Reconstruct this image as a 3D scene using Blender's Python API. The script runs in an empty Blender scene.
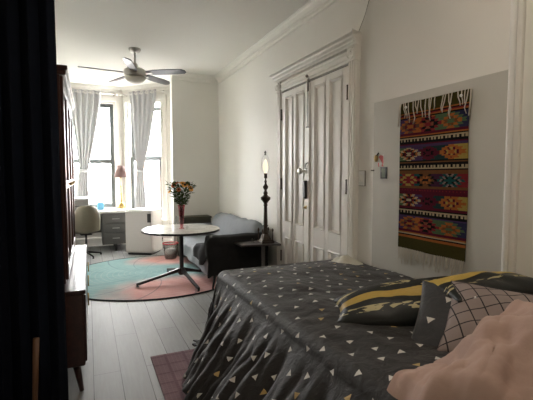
import bpy, bmesh, math, random
from mathutils import Vector, Matrix, noise
random.seed(7)
PI = math.pi
COL = bpy.context.scene.collection
sin, cos, R = math.sin, math.cos, math.radians

# ------------------------------------------------------------------ materials
class NT:
    """small helper around a node tree"""
    def __init__(s, name):
        s.m = bpy.data.materials.new(name); s.m.use_nodes = True
        s.t = s.m.node_tree; s.n = s.t.nodes; s.l = s.t.links
        s.b = s.n['Principled BSDF']; s.out = s.n['Material Output']
    def node(s, typ, **kw):
        n = s.n.new(typ)
        for k, v in kw.items(): setattr(n, k, v)
        return n
    def put(s, sock, v):
        if hasattr(v, 'is_output') or isinstance(v, bpy.types.NodeSocket): s.l.new(v, sock)
        elif v is not None: sock.default_value = v
    def M(s, op, a, b=None, c=None, clamp=False):
        n = s.node('ShaderNodeMath', operation=op, use_clamp=clamp)
        s.put(n.inputs[0], a)
        if b is not None: s.put(n.inputs[1], b)
        if c is not None: s.put(n.inputs[2], c)
        return n.outputs[0]
    def mix(s, f, a, b):
        n = s.node('ShaderNodeMix', data_type='RGBA')
        s.put(n.inputs[0], f); s.put(n.inputs[6], c4(a)); s.put(n.inputs[7], c4(b))
        return n.outputs[2]
    def noise(s, scale, detail=3, vec=None, rough=.5, dist=0):
        n = s.node('ShaderNodeTexNoise'); n.inputs['Scale'].default_value = scale
        n.inputs['Detail'].default_value = detail; n.inputs['Roughness'].default_value = rough
        n.inputs['Distortion'].default_value = dist
        if vec is not None: s.l.new(vec, n.inputs['Vector'])
        return n.outputs['Fac']
    def coord(s, kind='Object'): return s.node('ShaderNodeTexCoord').outputs[kind]
    def sep(s, v):
        n = s.node('ShaderNodeSeparateXYZ'); s.l.new(v, n.inputs[0]); return n.outputs
    def comb(s, x, y, z=0):
        n = s.node('ShaderNodeCombineXYZ')
        for i, v in enumerate((x, y, z)): s.put(n.inputs[i], v)
        return n.outputs[0]
    def ramp(s, f, stops):
        n = s.node('ShaderNodeValToRGB'); s.l.new(f, n.inputs[0]); e = n.color_ramp.elements
        while len(e) < len(stops): e.new(.5)
        for i, (p, c) in enumerate(stops): e[i].position = p; e[i].color = c4(c)
        return n.outputs[0]
    def bump(s, h, strength=.3, dist=.01):
        n = s.node('ShaderNodeBump'); n.inputs['Strength'].default_value = strength
        n.inputs['Distance'].default_value = dist; s.l.new(h, n.inputs['Height'])
        s.l.new(n.outputs[0], s.b.inputs['Normal'])
    def base(s, c, rough=.6, metal=0, spec=None):
        s.put(s.b.inputs['Base Color'], c4(c)); s.put(s.b.inputs['Roughness'], rough)
        s.put(s.b.inputs['Metallic'], metal)
        if spec is not None: s.b.inputs['Specular IOR Level'].default_value = spec
def c4(c):
    return (c[0], c[1], c[2], 1) if isinstance(c, tuple) and len(c) == 3 else c
def plain(name, c, rough=.6, metal=0, var=.12, scale=18, bump=0, spec=None, bscale=None):
    k = NT(name); v = k.coord()
    f = k.noise(scale, 4, v)
    c2 = tuple(max(0, x*(1-var)) for x in c); c1 = tuple(min(1, x*(1+var)) for x in c)
    k.base(k.mix(f, c1, c2), rough, metal, spec)
    if bump: k.bump(k.noise(bscale or scale*3, 4, v), bump, .004)
    return k.m

wall_m = plain('painted_plaster', (.83, .815, .765), .62, var=.035, scale=2.2, bump=.12, bscale=9)
bay_m = plain('toned_down_bay_paint', (.60, .58, .53), .5, var=.04, scale=4, bump=.06)  # beige bay paint, darkened to offset the glare near the windows
board_m = plain('smooth_grey_board', (.56, .55, .50), .55, var=.05, scale=3, bump=.06, bscale=12)
ceil_m = plain('ceiling_paint', (.86, .845, .80), .8, var=.03, scale=1.2, bump=.15, bscale=3)
trim_m = plain('gloss_trim_paint', (.86, .84, .79), .35, var=.04, scale=6, bump=.05)
door_m = plain('aged_door_paint', (.86, .83, .78), .38, var=.06, scale=5, bump=.08)
white_m = plain('white_paint', (.82, .82, .80), .4, var=.02)
sash_m = plain('dark_sash_paint', (.10, .11, .105), .45, var=.1)
brass_m = plain('worn_brass', (.42, .29, .11), .4, 1, var=.2, scale=40)
chrome_m = plain('brushed_metal', (.60, .58, .55), .3, 1, var=.06)
iron_m = plain('black_iron', (.022, .02, .02), .45, .3, var=.3, scale=30, bump=.2)
bronze_m = plain('dark_bronze', (.075, .055, .04), .42, .6, var=.45, scale=35, bump=.3)
black_m = plain('black_plastic', (.012, .012, .013), .4, var=.2)
wood_m = None
def wood(name, c1, c2, rough=.35, axis=1, coat=0):
    k = NT(name); v = k.sep(k.coord()); sc = [14, 14, 14]; sc[axis] = 1.2
    vec = k.comb(*[k.M('MULTIPLY', v[i], sc[i]) for i in range(3)])
    f = k.noise(2.2, 5, vec, .6, .6)
    k.base(k.ramp(f, [(.3, c1), (.7, c2)]), rough)
    k.bump(f, .1, .002); k.b.inputs['Coat Weight'].default_value = coat
    return k.m
dark_wood = wood('dark_mahogany', (.035, .011, .007), (.075, .024, .014), .32, 2)
side_wood = wood('walnut_veneer', (.028, .010, .008), (.06, .021, .015), .34, 1, .3)
light_wood = wood('warm_oak', (.10, .045, .02), (.17, .08, .035), .45, 2)

# floor boards: grey washed planks running towards the window
def floor_mat():
    k = NT('grey_washed_boards'); v = k.sep(k.coord())
    n = k.node('ShaderNodeTexBrick'); n.offset = .37; n.offset_frequency = 2
    k.l.new(k.comb(v[1], v[0]), n.inputs['Vector'])
    for a, b in (('Scale', 1), ('Mortar Size', .003), ('Mortar Smooth', .2), ('Bias', 0), ('Brick Width', 1.9), ('Row Height', .185)):
        n.inputs[a].default_value = b
    n.inputs['Color1'].default_value = (.34, .345, .345, 1); n.inputs['Color2'].default_value = (.43, .435, .435, 1)
    n.inputs['Mortar'].default_value = (.08, .08, .08, 1)
    g = k.noise(3, 6, k.comb(k.M('MULTIPLY', v[0], 16), k.M('MULTIPLY', v[1], 1.1)), .65, .5)
    grain = k.ramp(g, [(.25, (.72, .71, .69)), (.7, (1, 1, 1))])
    mx = k.node('ShaderNodeMix', data_type='RGBA', blend_type='MULTIPLY'); mx.inputs[0].default_value = 1
    k.l.new(n.outputs['Color'], mx.inputs[6]); k.l.new(grain, mx.inputs[7])
    k.base(mx.outputs[2], k.M('MULTIPLY_ADD', g, .2, .42), spec=.22); k.bump(k.M('SUBTRACT', g, k.M('MULTIPLY', n.outputs['Fac'], 2)), .15, .003)
    return k.m
floor_m = floor_mat()

def round_rug_mat():
    k = NT('teal_and_coral_rug'); v = k.sep(k.coord()); x, y = v[0], v[1]
    wob = k.M('MULTIPLY', k.M('SUBTRACT', k.noise(2.2, 4, k.coord()), .5), .9)
    def blob(cx, cy, ax, ay):
        dx = k.M('DIVIDE', k.M('SUBTRACT', x, cx), ax); dy = k.M('DIVIDE', k.M('SUBTRACT', y, cy), ay)
        d = k.M('SQRT', k.M('ADD', k.M('MULTIPLY', dx, dx), k.M('MULTIPLY', dy, dy)))
        return k.M('SUBTRACT', 1.35, k.M('ADD', d, wob), clamp=True)
    p = k.M('MAXIMUM', blob(.62, .92, .75, .42), blob(.30, -.95, .85, .60))
    p = k.M('MAXIMUM', p, blob(1.0, -.1, .3, .7))
    teal = k.mix(k.noise(5, 5, k.coord()), (.17, .31, .32), (.34, .49, .48))
    pink = k.mix(k.noise(5, 5, k.coord()), (.56, .25, .23), (.72, .46, .42))
    c = k.mix(k.M('MULTIPLY', p, 1.6, clamp=True), teal, pink)
    # fine arcs of the petal drawing
    px = k.M('SUBTRACT', x, -.1); py = k.M('SUBTRACT', y, .1)
    r = k.M('SQRT', k.M('ADD', k.M('MULTIPLY', px, px), k.M('MULTIPLY', py, py)))
    a = k.M('ARCTAN2', py, px)
    s1 = k.M('ABSOLUTE', k.M('SINE', k.M('ADD', k.M('MULTIPLY', a, 6), k.M('MULTIPLY', r, 3.2))))
    ln = k.M('LESS_THAN', s1, .07)
    s2 = k.M('ABSOLUTE', k.M('SINE', k.M('MULTIPLY', r, 40)))
    c = k.mix(k.M('MULTIPLY', k.M('LESS_THAN', s2, .3), .12), c, (.75, .72, .66))
    c = k.mix(k.M('MULTIPLY', ln, .4), c, (.10, .13, .16))
    k.base(c, .95, spec=.1); k.bump(k.noise(160, 2, k.coord()), .4, .004)
    return k.m

def grid_rug_mat():
    k = NT('plum_woven_rug'); v = k.sep(k.coord())
    def line(s, f): return k.M('LESS_THAN', k.M('FRACT', k.M('MULTIPLY', s, f)), .16)
    l = k.M('MAXIMUM', line(v[0], 7), line(v[1], 7))
    f2 = k.M('MAXIMUM', line(v[0], 35), line(v[1], 35))
    base = k.mix(k.noise(9, 4, k.coord()), (.19, .12, .14), (.31, .21, .23))
    c = k.mix(k.M('MULTIPLY', l, .45), base, (.12, .055, .07)); c = k.mix(k.M('MULTIPLY', f2, .25), c, (.42, .30, .31))
    k.base(c, .95, spec=.1); k.bump(k.noise(120, 2, k.coord()), .5, .004)
    return k.m

def triangle_mat(name, base, cell=.125, size=.082, bg2=None):
    """charcoal cotton printed with small scattered triangles"""
    k = NT(name); uv = k.sep(k.coord('UV'))
    S = 1/cell
    py = k.M('MULTIPLY', uv[1], S); iy = k.M('FLOOR', py)
    px = k.M('ADD', k.M('MULTIPLY', uv[0], S), k.M('MULTIPLY', iy, .5)); ix = k.M('FLOOR', px)
    w = k.node('ShaderNodeTexWhiteNoise', noise_dimensions='3D'); k.l.new(k.comb(ix, iy), w.inputs[0])
    rc = k.sep(w.outputs['Color']); rnd = w.outputs['Value']
    fx = k.M('SUBTRACT', k.M('SUBTRACT', px, ix), k.M('MULTIPLY_ADD', rc[0], .4, .3))
    fy = k.M('SUBTRACT', k.M('SUBTRACT', py, iy), k.M('MULTIPLY_ADD', rc[1], .4, .3))
    a = k.M('MULTIPLY', rc[2], 6.28); ca = k.M('COSINE', a); sa = k.M('SINE', a)
    x = k.M('SUBTRACT', k.M('MULTIPLY', fx, ca), k.M('MULTIPLY', fy, sa))
    y = k.M('ADD', k.M('MULTIPLY', fx, sa), k.M('MULTIPLY', fy, ca))
    d = k.M('MAXIMUM', k.M('MULTIPLY', y, -1), k.M('ADD', k.M('MULTIPLY', k.M('ABSOLUTE', x), .92), k.M('MULTIPLY', y, .5)))
    t = k.M('LESS_THAN', d, size)
    shade = k.mix(k.noise(3, 3, k.coord('UV')), base, bg2 or tuple(c*1.35 for c in base))
    col = k.mix(k.M('LESS_THAN', rnd, .14), (.66, .64, .60), (.48, .33, .12))
    k.base(k.mix(t, shade, col), .62, spec=.35)
    k.b.inputs['Sheen Weight'].default_value = .15
    k.bump(k.noise(16, 5, k.coord('UV'), .62, 1.2), .75, .010)
    return k.m
duvet_m = triangle_mat('charcoal_triangle_cotton', (.021, .019, .019))

def print_mat(name, wide, phase):
    """black wax print with yellow bands and brush marks"""
    k = NT(name); uv = k.sep(k.coord('UV')); u, v = uv[0], uv[1]
    wav = k.M('MULTIPLY', k.M('SINE', k.M('MULTIPLY_ADD', u, 5, phase)), .02)
    vv = k.M('ADD', v, k.M('ADD', wav, k.M('MULTIPLY', k.M('SUBTRACT', k.noise(6, 3, k.coord('UV')), .5), .03)))
    band = k.M('LESS_THAN', k.M('ABSOLUTE', k.M('SUBTRACT', vv, wide[0])), wide[1])
    edge = k.M('LESS_THAN', k.M('ABSOLUTE', k.M('SUBTRACT', vv, wide[2])), wide[3])
    yel = k.mix(k.noise(30, 3, k.comb(u, k.M('MULTIPLY', v, 5))), (.46, .30, .055), (.62, .45, .12))
    yel2 = k.mix(k.noise(20, 3, k.coord('UV')), (.50, .42, .11), (.62, .54, .20))
    sc = k.noise(13, 2, k.comb(k.M('MULTIPLY', u, .8), k.M('MULTIPLY', v, 2.5)), .5, 1.2)
    def row(c): return k.M('LESS_THAN', k.M('ABSOLUTE', k.M('SUBTRACT', vv, c)), .022)
    marks = k.M('MULTIPLY', k.M('GREATER_THAN', sc, .56), k.M('MAXIMUM', row(wide[0]+wide[1]+.065), row(wide[0]-wide[1]-.07)))
    c = k.mix(marks, (.010, .012, .011), (.52, .45, .24)); c = k.mix(band, c, yel); c = k.mix(edge, c, yel2)
    k.base(c, .5); k.bump(k.noise(14, 4, k.coord('UV')), .4, .008)
    return k.m

def grid_cloth_mat():
    k = NT('blush_windowpane_cotton'); uv = k.sep(k.coord('UV'))
    def line(s): return k.M('LESS_THAN', k.M('FRACT', k.M('ADD', k.M('MULTIPLY', s, 15), .1)), .085)
    l = k.M('MAXIMUM', line(k.M('ADD', k.M('MULTIPLY', uv[0], .9), k.M('MULTIPLY', uv[1], .42))), line(k.M('SUBTRACT', k.M('MULTIPLY', uv[1], .9), k.M('MULTIPLY', uv[0], .42))))
    k.base(k.mix(l, (.30, .24, .225), (.02, .017, .017)), .8); k.bump(k.noise(12, 4, k.coord('UV')), .35, .006)
    return k.m
pink_m = plain('washed_pink_linen', (.44, .30, .25), .85, var=.10, scale=5, bump=.8, bscale=26)
sofa_m = plain('grey_blue_cover', (.22, .235, .255), .85, var=.12, scale=6, bump=.4, bscale=30)
throw_m = plain('black_wool_throw', (.014, .014, .014), .9, var=.3, scale=20, bump=.4)
navy_m = plain('navy_velvet', (.0045, .007, .014), .85, var=.3, scale=6, bump=.2, spec=.15)
marble_m = NT('white_marble_top')
marble_m.base(marble_m.ramp(marble_m.noise(4, 6, marble_m.coord(), .6, 1.5), [(.42, (.60, .59, .55)), (.5, (.52, .51, .475)), (.56, (.64, .63, .59))]), .16)
marble_m = marble_m.m
steel_m = plain('grey_desk_enamel', (.125, .122, .115), .4, var=.06)
desk_top_m = plain('pale_desk_top', (.62, .61, .58), .22, var=.05)
fridge_m = plain('off_white_enamel', (.60, .565, .545), .4, var=.03)
shell_m = plain('khaki_shell_plastic', (.15, .13, .09), .45, var=.05)
shade_m = plain('dusty_rose_shade', (.20, .12, .11), .8, var=.08)
blade_m = plain('silver_fan_blade', (.12, .12, .135), .35, .4, var=.06)
bowl_m = plain('frosted_bowl_glass', (.62, .59, .53), .35, var=.03)
rad_m = plain('radiator_enamel', (.74, .74, .72), .4, var=.03)

def curtain_mat():
    k = NT('sheer_grey_curtain'); k.base((.44, .44, .445), .8)
    tr = k.node('ShaderNodeBsdfTranslucent'); tr.inputs[0].default_value = (.45, .45, .45, 1)
    mx = k.node('ShaderNodeMixShader'); mx.inputs[0].default_value = .12
    k.l.new(k.b.outputs[0], mx.inputs[1]); k.l.new(tr.outputs[0], mx.inputs[2]); k.l.new(mx.outputs[0], k.out.inputs[0])
    return k.m
curtain_m = curtain_mat()
def glass_mat(name, tint=(1, 1, 1), gloss=.07):
    k = NT(name); k.n.remove(k.b)
    t = k.node('ShaderNodeBsdfTransparent'); t.inputs[0].default_value = c4(tint)
    g = k.node('ShaderNodeBsdfGlossy'); g.inputs[1].default_value = .03
    mx = k.node('ShaderNodeMixShader'); mx.inputs[0].default_value = gloss
    k.l.new(t.outputs[0], mx.inputs[1]); k.l.new(g.outputs[0], mx.inputs[2]); k.l.new(mx.outputs[0], k.out.inputs[0])
    return k.m
pane_m = glass_mat('window_glass')
vase_m = glass_mat('rose_tinted_glass', (.86, .50, .52), .12)
clear_m = glass_mat('clear_glass', (.93, .93, .92), .12)
def glow_mat(name, c, s):
    k = NT(name); k.base(c, .4); k.b.inputs['Emission Color'].default_value = c4(c); k.b.inputs['Emission Strength'].default_value = s
    return k.m
def attr_mat():
    k = NT('kilim_wool'); a = k.node('ShaderNodeAttribute'); a.attribute_name = 'weave'
    f = k.noise(60, 3, k.coord())
    mx = k.node('ShaderNodeMix', data_type='RGBA', blend_type='MULTIPLY'); mx.inputs[0].default_value = 1
    k.l.new(a.outputs['Color'], mx.inputs[6]); k.l.new(k.mix(f, (.7, .7, .7), (1, 1, 1)), mx.inputs[7])
    k.base(mx.outputs[2], .95, spec=.1); k.bump(k.noise(200, 2, k.coord()), .5, .003)
    return k.m
kilim_m = attr_mat()

# ------------------------------------------------------------------ geometry
class MB:
    def __init__(s, mat=None): s.v = []; s.f = []; s.uv = []; s.mt = mat or Matrix()
    def add(s, vs, fs, uvs=None):
        o = len(s.v); s.v += [s.mt @ Vector(v) for v in vs]; s.f += [tuple(i+o for i in f) for f in fs]
        s.uv += list(uvs) if uvs else [(v[0], v[1]) for v in vs]
        return s
    def box(s, x0, x1, y0, y1, z0, z1):
        vs = [(x, y, z) for z in (z0, z1) for y in (y0, y1) for x in (x0, x1)]
        return s.add(vs, [(0,2,3,1), (4,5,7,6), (0,1,5,4), (2,6,7,3), (0,4,6,2), (1,3,7,5)])
    def hexa(s, b, t):      # two quads (bottom, top)
        return s.add(list(b)+list(t), [(3,2,1,0), (4,5,6,7), (0,1,5,4), (1,2,6,5), (2,3,7,6), (3,0,4,7)])
    def prism(s, poly, z0, z1):
        n = len(poly)
        return s.add([(p[0], p[1], z0) for p in poly]+[(p[0], p[1], z1) for p in poly],
                     [tuple(range(n-1, -1, -1)), tuple(range(n, 2*n))]+[(i, (i+1) % n, n+(i+1) % n, n+i) for i in range(n)])
    def lathe(s, prof, c=(0, 0, 0), n=24, caps=True):
        vs = []; fs = []
        for r, z in prof:
            for i in range(n):
                a = 2*PI*i/n; vs.append((c[0]+r*cos(a), c[1]+r*sin(a), c[2]+z))
        for j in range(len(prof)-1):
            for i in range(n):
                k = (i+1) % n; fs.append((j*n+i, j*n+k, (j+1)*n+k, (j+1)*n+i))
        if caps: fs.append(tuple(range(n-1, -1, -1))); fs.append(tuple((len(prof)-1)*n+i for i in range(n)))
        return s.add(vs, fs)
    def tube(s, pts, r, n=10, caps=True):
        pts = [Vector(p) for p in pts]; rs = r if isinstance(r, (list, tuple)) else [r]*len(pts)
        vs = []; fs = []; up = None
        for i, p in enumerate(pts):
            d = (pts[min(i+1, len(pts)-1)]-pts[max(i-1, 0)]).normalized()
            if up is None: up = Vector((0, 0, 1)) if abs(d.z) < .9 else Vector((1, 0, 0))
            a = d.cross(up)
            a = a.normalized() if a.length > 1e-6 else d.orthogonal().normalized()
            b = a.cross(d).normalized(); up = b
            for k in range(n):
                t = 2*PI*k/n; vs.append(p+a*rs[i]*cos(t)+b*rs[i]*sin(t))
        for i in range(len(pts)-1):
            for k in range(n):
                m = (k+1) % n; fs.append((i*n+k, (i+1)*n+k, (i+1)*n+m, i*n+m))
        if caps: fs.append(tuple(range(n))); fs.append(tuple(range((len(pts)-1)*n+n-1, (len(pts)-1)*n-1, -1)))
        return s.add(vs, fs)
    def grid(s, nu, nv, fn, uvf=None, close_u=False):
        vs = []; uvs = []
        for j in range(nv+1):
            for i in range(nu+1):
                u, v = i/nu, j/nv; vs.append(fn(u, v)); uvs.append(uvf(u, v) if uvf else (u, v))
        w = nu+1
        fs = [(j*w+i, j*w+i+1, (j+1)*w+i+1, (j+1)*w+i) for j in range(nv) for i in range(nu)]
        return s.add(vs, fs, uvs)
    def sphere(s, c, r, n=12, sc=(1, 1, 1)):
        prof = [(max(1e-4, r*sin(PI*i/n)), -r*cos(PI*i/n)) for i in range(n+1)]
        o = len(s.v); s.lathe(prof, (0, 0, 0), n+4)
        for i in range(o, len(s.v)):
            p = s.mt.inverted() @ s.v[i]; s.v[i] = s.mt @ Vector((c[0]+p.x*sc[0], c[1]+p.y*sc[1], c[2]+p.z*sc[2]))
        return s
    def build(s, name, mat, parent=None, smooth=False, bevel=0, solid=0, world=True, sub=0, seg=2):
        me = bpy.data.meshes.new(name); o = bpy.data.objects.new(name, me); COL.objects.link(o)
        off = Vector((0, 0, 0))
        if parent is not None:
            o.parent = parent
            if world:
                q = parent
                while q: off += Vector(q.location); q = q.parent
        me.from_pydata([tuple(v-off) for v in s.v], [], s.f)
        ul = me.uv_layers.new(name='UVMap')
        for lp in me.loops: ul.data[lp.index].uv = s.uv[lp.vertex_index]
        bm = bmesh.new(); bm.from_mesh(me); bmesh.ops.recalc_face_normals(bm, faces=bm.faces)
        if smooth:
            for f in bm.faces: f.smooth = True
            if smooth == 'auto':
                for e in bm.edges:
                    if len(e.link_faces) == 2 and e.calc_face_angle(0) > .7: e.smooth = False
        bm.to_mesh(me); bm.free(); me.materials.append(mat)
        if solid:
            m = o.modifiers.new('thickness', 'SOLIDIFY'); m.thickness = solid; m.offset = -1 if solid > 0 else 1; m.thickness = abs(solid)
        if sub:
            m = o.modifiers.new('smooth', 'SUBSURF'); m.levels = m.render_levels = sub
        if bevel:
            m = o.modifiers.new('rounding', 'BEVEL'); m.width = bevel; m.segments = seg; m.limit_method = 'ANGLE'; m.angle_limit = R(40)
        return o
def tag(o, label=None, cat=None, group=None, kind=None):
    if label: o['label'] = label
    if cat: o['category'] = cat
    if group: o['group'] = group
    if kind: o['kind'] = kind
    return o
def thing(name, label, cat, loc=(0, 0, 0), rz=0, group=None):
    o = bpy.data.objects.new(name, None); COL.objects.link(o); o.location = loc; o.rotation_euler = (0, 0, rz)
    o.empty_display_size = .1
    return tag(o, label, cat, group)
def struct(o, label=None): o['kind'] = 'structure'; 
def st(name, mb, mat, parent=None, **kw):
    o = mb.build(name, mat, parent, **kw)
    if parent is None: o['kind'] = 'structure'
    return o
def fbm(x, y, z=0, o=3): return noise.fractal(Vector((x, y, z)), 1.0, 2.0, o)

# ------------------------------------------------------------------ room shell
XR, YB, ZC = 2.25, 7.25, 3.26
XL = -.55; YW = 8.9
e = math.sqrt(.5)
ANG = Matrix(((e, e, 0, .70), (-e, e, 0, 8.90), (0, 0, 1, 0), (0, 0, 0, 1)))   # bay side: x along the wall, y outwards
st('floor', MB().box(XL-.15, XR+.15, -1.25, 9.2, -.12, 0), floor_m)
st('ceiling', MB().box(XL-.15, XR+.15, -1.25, 9.2, ZC, ZC+.12), ceil_m)
st('wall_right', MB().box(XR, XR+.15, -1.25, YB+.15, 0, ZC), wall_m)
st('wall_left', MB().box(XL-.15, XL, -1.25, YW+.25, 0, ZC), wall_m)
st('wall_near', MB().box(XL, XR, -1.25, -1.1, 0, ZC), wall_m)
st('wall_back', MB().box(1.39, XR, YB, YB+.15, 0, ZC), wall_m)
st('wall_bay_side', MB().box(1.6, 1.75, YB+.15, 8.02, 0, ZC), wall_m)
# centre wall of the bay, round window 1
W1 = (-.36, .55, .76, 2.97)
m = MB(); Y0, Y1 = YW, YW+.22
m.box(XL, W1[0], Y0, Y1, 0, ZC).box(W1[1], .74, Y0, Y1, 0, ZC).box(W1[0], W1[1], Y0, Y1, 0, W1[2]).box(W1[0], W1[1], Y0, Y1, W1[3], ZC)
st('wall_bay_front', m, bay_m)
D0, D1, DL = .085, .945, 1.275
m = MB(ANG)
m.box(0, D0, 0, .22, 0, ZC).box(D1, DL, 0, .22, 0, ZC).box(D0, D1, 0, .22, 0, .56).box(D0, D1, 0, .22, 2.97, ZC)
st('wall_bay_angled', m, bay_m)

def window(name, mt, x0, x1, z0, z1, rail, bars, top_bar):
    """double hung window in its own frame: x along the wall, y outwards (0 = room face)"""
    w = MB(mt); f = .035
    w.box(x0, x0+f, .02, .2, z0, z1).box(x1-f, x1, .02, .2, z0, z1).box(x0+f, x1-f, .02, .2, z1-.04, z1).box(x0+f, x1-f, .02, .2, z0, z0+.03)
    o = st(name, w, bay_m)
    a0, a1 = x0+f, x1-f
    def sash(zb, zt, y, label):
        s = MB(mt); t = .078
        s.box(a0, a0+t, y, y+.035, zb, zt).box(a1-t, a1, y, y+.035, zb, zt).box(a0+t, a1-t, y, y+.035, zt-t, zt).box(a0+t, a1-t, y, y+.035, zb, zb+t)
        q = s.build('window_sash', sash_m, o, bevel=.004)
        MB(mt).box(a0+t, a1-t, y+.014, y+.020, zb+t, zt-t).build('pane', pane_m, q)
        return q
    up = sash(rail-.03, z1-.04 if not top_bar else top_bar, .11, 'u')
    lo = sash(z0+.03, rail+.035, .06, 'l')
    for zz, par, y in bars: MB(mt).box(a0+.078, a1-.078, y, y+.02, zz-.012, zz+.012).build('glazing_bar', sash_m if y > .1 else chrome_m, par == 'u' and up or lo)
    return o
I = Matrix.Translation((0, YW, 0))
w1 = window('window_1', I, *W1, 1.74, [(1.46, 'l', .065)], None)
w2 = window('window_2', ANG, D0, D1, .56, 2.97, 1.80, [], 2.84)
# casings, sills
def casing(name, mt, x0, x1, z0, z1, wd=.11, wr=None, wl=None):
    wr = wr or wd; wl = wl or wd
    c = MB(mt)
    c.box(x0-wl, x0, -.025, .0, z0-.3, z1+.03).box(x1, x1+wr, -.025, 0, z0-.3, z1+.03)
    c.box(x0-wl*.3, x0, -.04, -.025, z0-.3, z1).box(x1, x1+wr*.3, -.04, -.025, z0-.3, z1)
    c.box(x0-wl, x1+wr, -.035, 0, z1+.03, z1+.12)
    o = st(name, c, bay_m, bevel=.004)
    MB(mt).box(x0-wl, x1+wr, -.07, .02, z0-.03, z0+.005).build('window_sill', trim_m, o, bevel=.006)
    return o
casing('trim_1', I, W1[0], W1[1], W1[2], 2.93, .1, wl=.1)
casing('trim_2', ANG, D0, D1, .58, 2.93, .13, wl=.06)

# cornice and skirting swept along the walls
def sweep(name, path, prof, mat, closed=False):
    n = len(prof); vs = []; fs = []
    for i, p in enumerate(path):
        p = Vector(p)
        def nrm(a, b):
            d = (Vector(b)-Vector(a)).normalized(); return Vector((-d.y, d.x))
        if i == 0: off = nrm(path[0], path[1])
        elif i == len(path)-1: off = nrm(path[-2], path[-1])
        else:
            a, b = nrm(path[i-1], path[i]), nrm(path[i], path[i+1]); off = (a+b)/(1+a.dot(b))
        for d, z in prof: vs.append((p.x+off.x*d, p.y+off.y*d, z))
    for i in range(len(path)-1):
        for k in range(n):
            j = (k+1) % n; fs.append((i*n+k, i*n+j, (i+1)*n+j, (i+1)*n+k))
    fs.append(tuple(range(n))); fs.append(tuple((len(path)-1)*n+k for k in range(n-1, -1, -1)))
    return st(name, MB().add(vs, fs), mat)
crown = [(0, ZC), (.11, ZC), (.11, ZC-.012), (.095, ZC-.02), (.085, ZC-.035), (.055, ZC-.055), (.035, ZC-.06), (.032, ZC-.08), (.022, ZC-.085), (.016, ZC-.11), (0, ZC-.115)]
sweep('trim_3', [(XR, -1.1), (XR, YB), (1.39, YB)], crown, trim_m)
sweep('trim_4', [(1.6, YB+.15), (1.6, 8.0), (.7, YW), (XL, YW), (XL, -1.1)], crown, bay_m)
skirt = [(0, 0), (.022, 0), (.022, .15), (.012, .175), (0, .18)]
sweep('baseboard_right', [(XR, -1.1), (XR, 2.95)], skirt, trim_m)
sweep('baseboard_back', [(XR, 4.85), (XR, YB), (1.39, YB)], skirt, trim_m)
sweep('baseboard_bay', [(1.6, YB+.15), (1.6, 8.0), (.7, YW), (XL, YW), (XL, -1.1)], skirt, trim_m)

# ------------------------------------------------------------------ double door in the right wall
dr = thing('door_1', None, None); dr['kind'] = 'structure'
YD0, YD1, YM, ZD = 3.10, 4.50, 3.82, 2.465
def leaf(y0, y1):
    X = XR-.012
    o = MB().box(X-.012, XR+.0, y0+.004, y1-.004, .01, ZD).build('door_leaf', door_m, dr)
    w = y1-y0; st_ = .105; mid = .07
    pw = (w-2*st_-mid)/2
    fr = MB()     # stiles and rails stand proud of the panels
    xs = (X-.030, X-.012)
    fr.box(*xs, y0+.004, y0+st_, .01, ZD).box(*xs, y1-st_, y1-.004, .01, ZD).box(*xs, y0+st_+pw, y1-st_-pw, .01, ZD)
    for a in (y0+st_, y1-st_-pw):
        for z0, z1 in ((.01, .2), (.70, .88), (2.40, ZD)): fr.box(*xs, a, a+pw, z0, z1)
    fr.build('door_rail', door_m, o, bevel=.004)
    for a in (y0+st_, y1-st_-pw):
        for z0, z1 in ((.2, .70), (.88, 2.40)):
            p = MB(); t = .02
            q = (a, a+pw)
            def ring(i, xa): return [(xa, q[0]+i, z0+i), (xa, q[1]-i, z0+i), (xa, q[1]-i, z1-i), (xa, q[0]+i, z1-i)]
            r0, r1, r2, r3 = ring(0, X-.034), ring(.012, X-.040), ring(.028, X-.013), ring(.045, X-.016)
            vs = r0+r1+r2+r3; fs = []
            for l in range(3):
                for k in range(4): fs.append((l*4+k, l*4+(k+1) % 4, l*4+4+(k+1) % 4, l*4+4+k))
            fs.append((12, 13, 14, 15)); p.add(vs, fs); p.build('door_panel', door_m, o)
    return o
lf_near = leaf(YD0, YM-.003); lf_far = leaf(YM+.003, YD1)
MB().box(XR-.058, XR-.042, YM-.028, YM+.018, .02, ZD-.01).build('astragal', door_m, dr, bevel=.005)
MB().box(XR-.002, XR+.002, YD0, YD1, ZD, ZD+.02).build('door_gap', black_m, dr)
# knob, lock, bolt, hinges
kn = MB(Matrix.Translation((XR-.045, YM+.06, 1.50)) @ Matrix.Rotation(-PI/2, 4, 'Y'))
kn.lathe([(.034, -.005), (.034, .006), (.014, .012), (.011, .05), (.026, .058), (.036, .075), (.030, .094), (.008, .102)], n=20)
kn.build('door_knob', chrome_m, dr, smooth='auto')
MB().tube([(XR-.06, YM+.05, 1.53), (XR-.075, YM+.02, 1.57), (XR-.06, YM-.01, 1.60)], .005).build('latch_cord', black_m, dr, smooth=True)
o = MB().box(XR-.085, XR-.042, YM+.012, YM+.062, 1.20, 1.40).build('door_lock', black_m, dr, bevel=.01)
tag(o, 'black plastic lock box')
MB().box(XR-.09, XR-.085, YM+.02, YM+.05, 1.30, 1.38).build('keypad', plain('dark_keypad', (.05, .05, .055), .3), o)
kn = MB(Matrix.Translation((XR-.044, YM+.05, 1.10)) @ Matrix.Rotation(-PI/2, 4, 'Y')); kn.lathe([(.02, 0), (.02, .006), (.007, .01), (.009, .03), (.004, .034)], n=14)
kn.build('keyhole_cover', brass_m, dr, smooth='auto')
b = MB(); b.box(XR-.062, XR-.05, YM-.016, YM+.016, 2.36, ZD+.03).tube([(XR-.064, YM, 1.98), (XR-.064, YM, 2.45)], .003).sphere((XR-.075, YM, 2.52), .016)
b.box(XR-.07, XR-.05, YM-.025, YM+.025, 1.973, 1.985)
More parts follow.
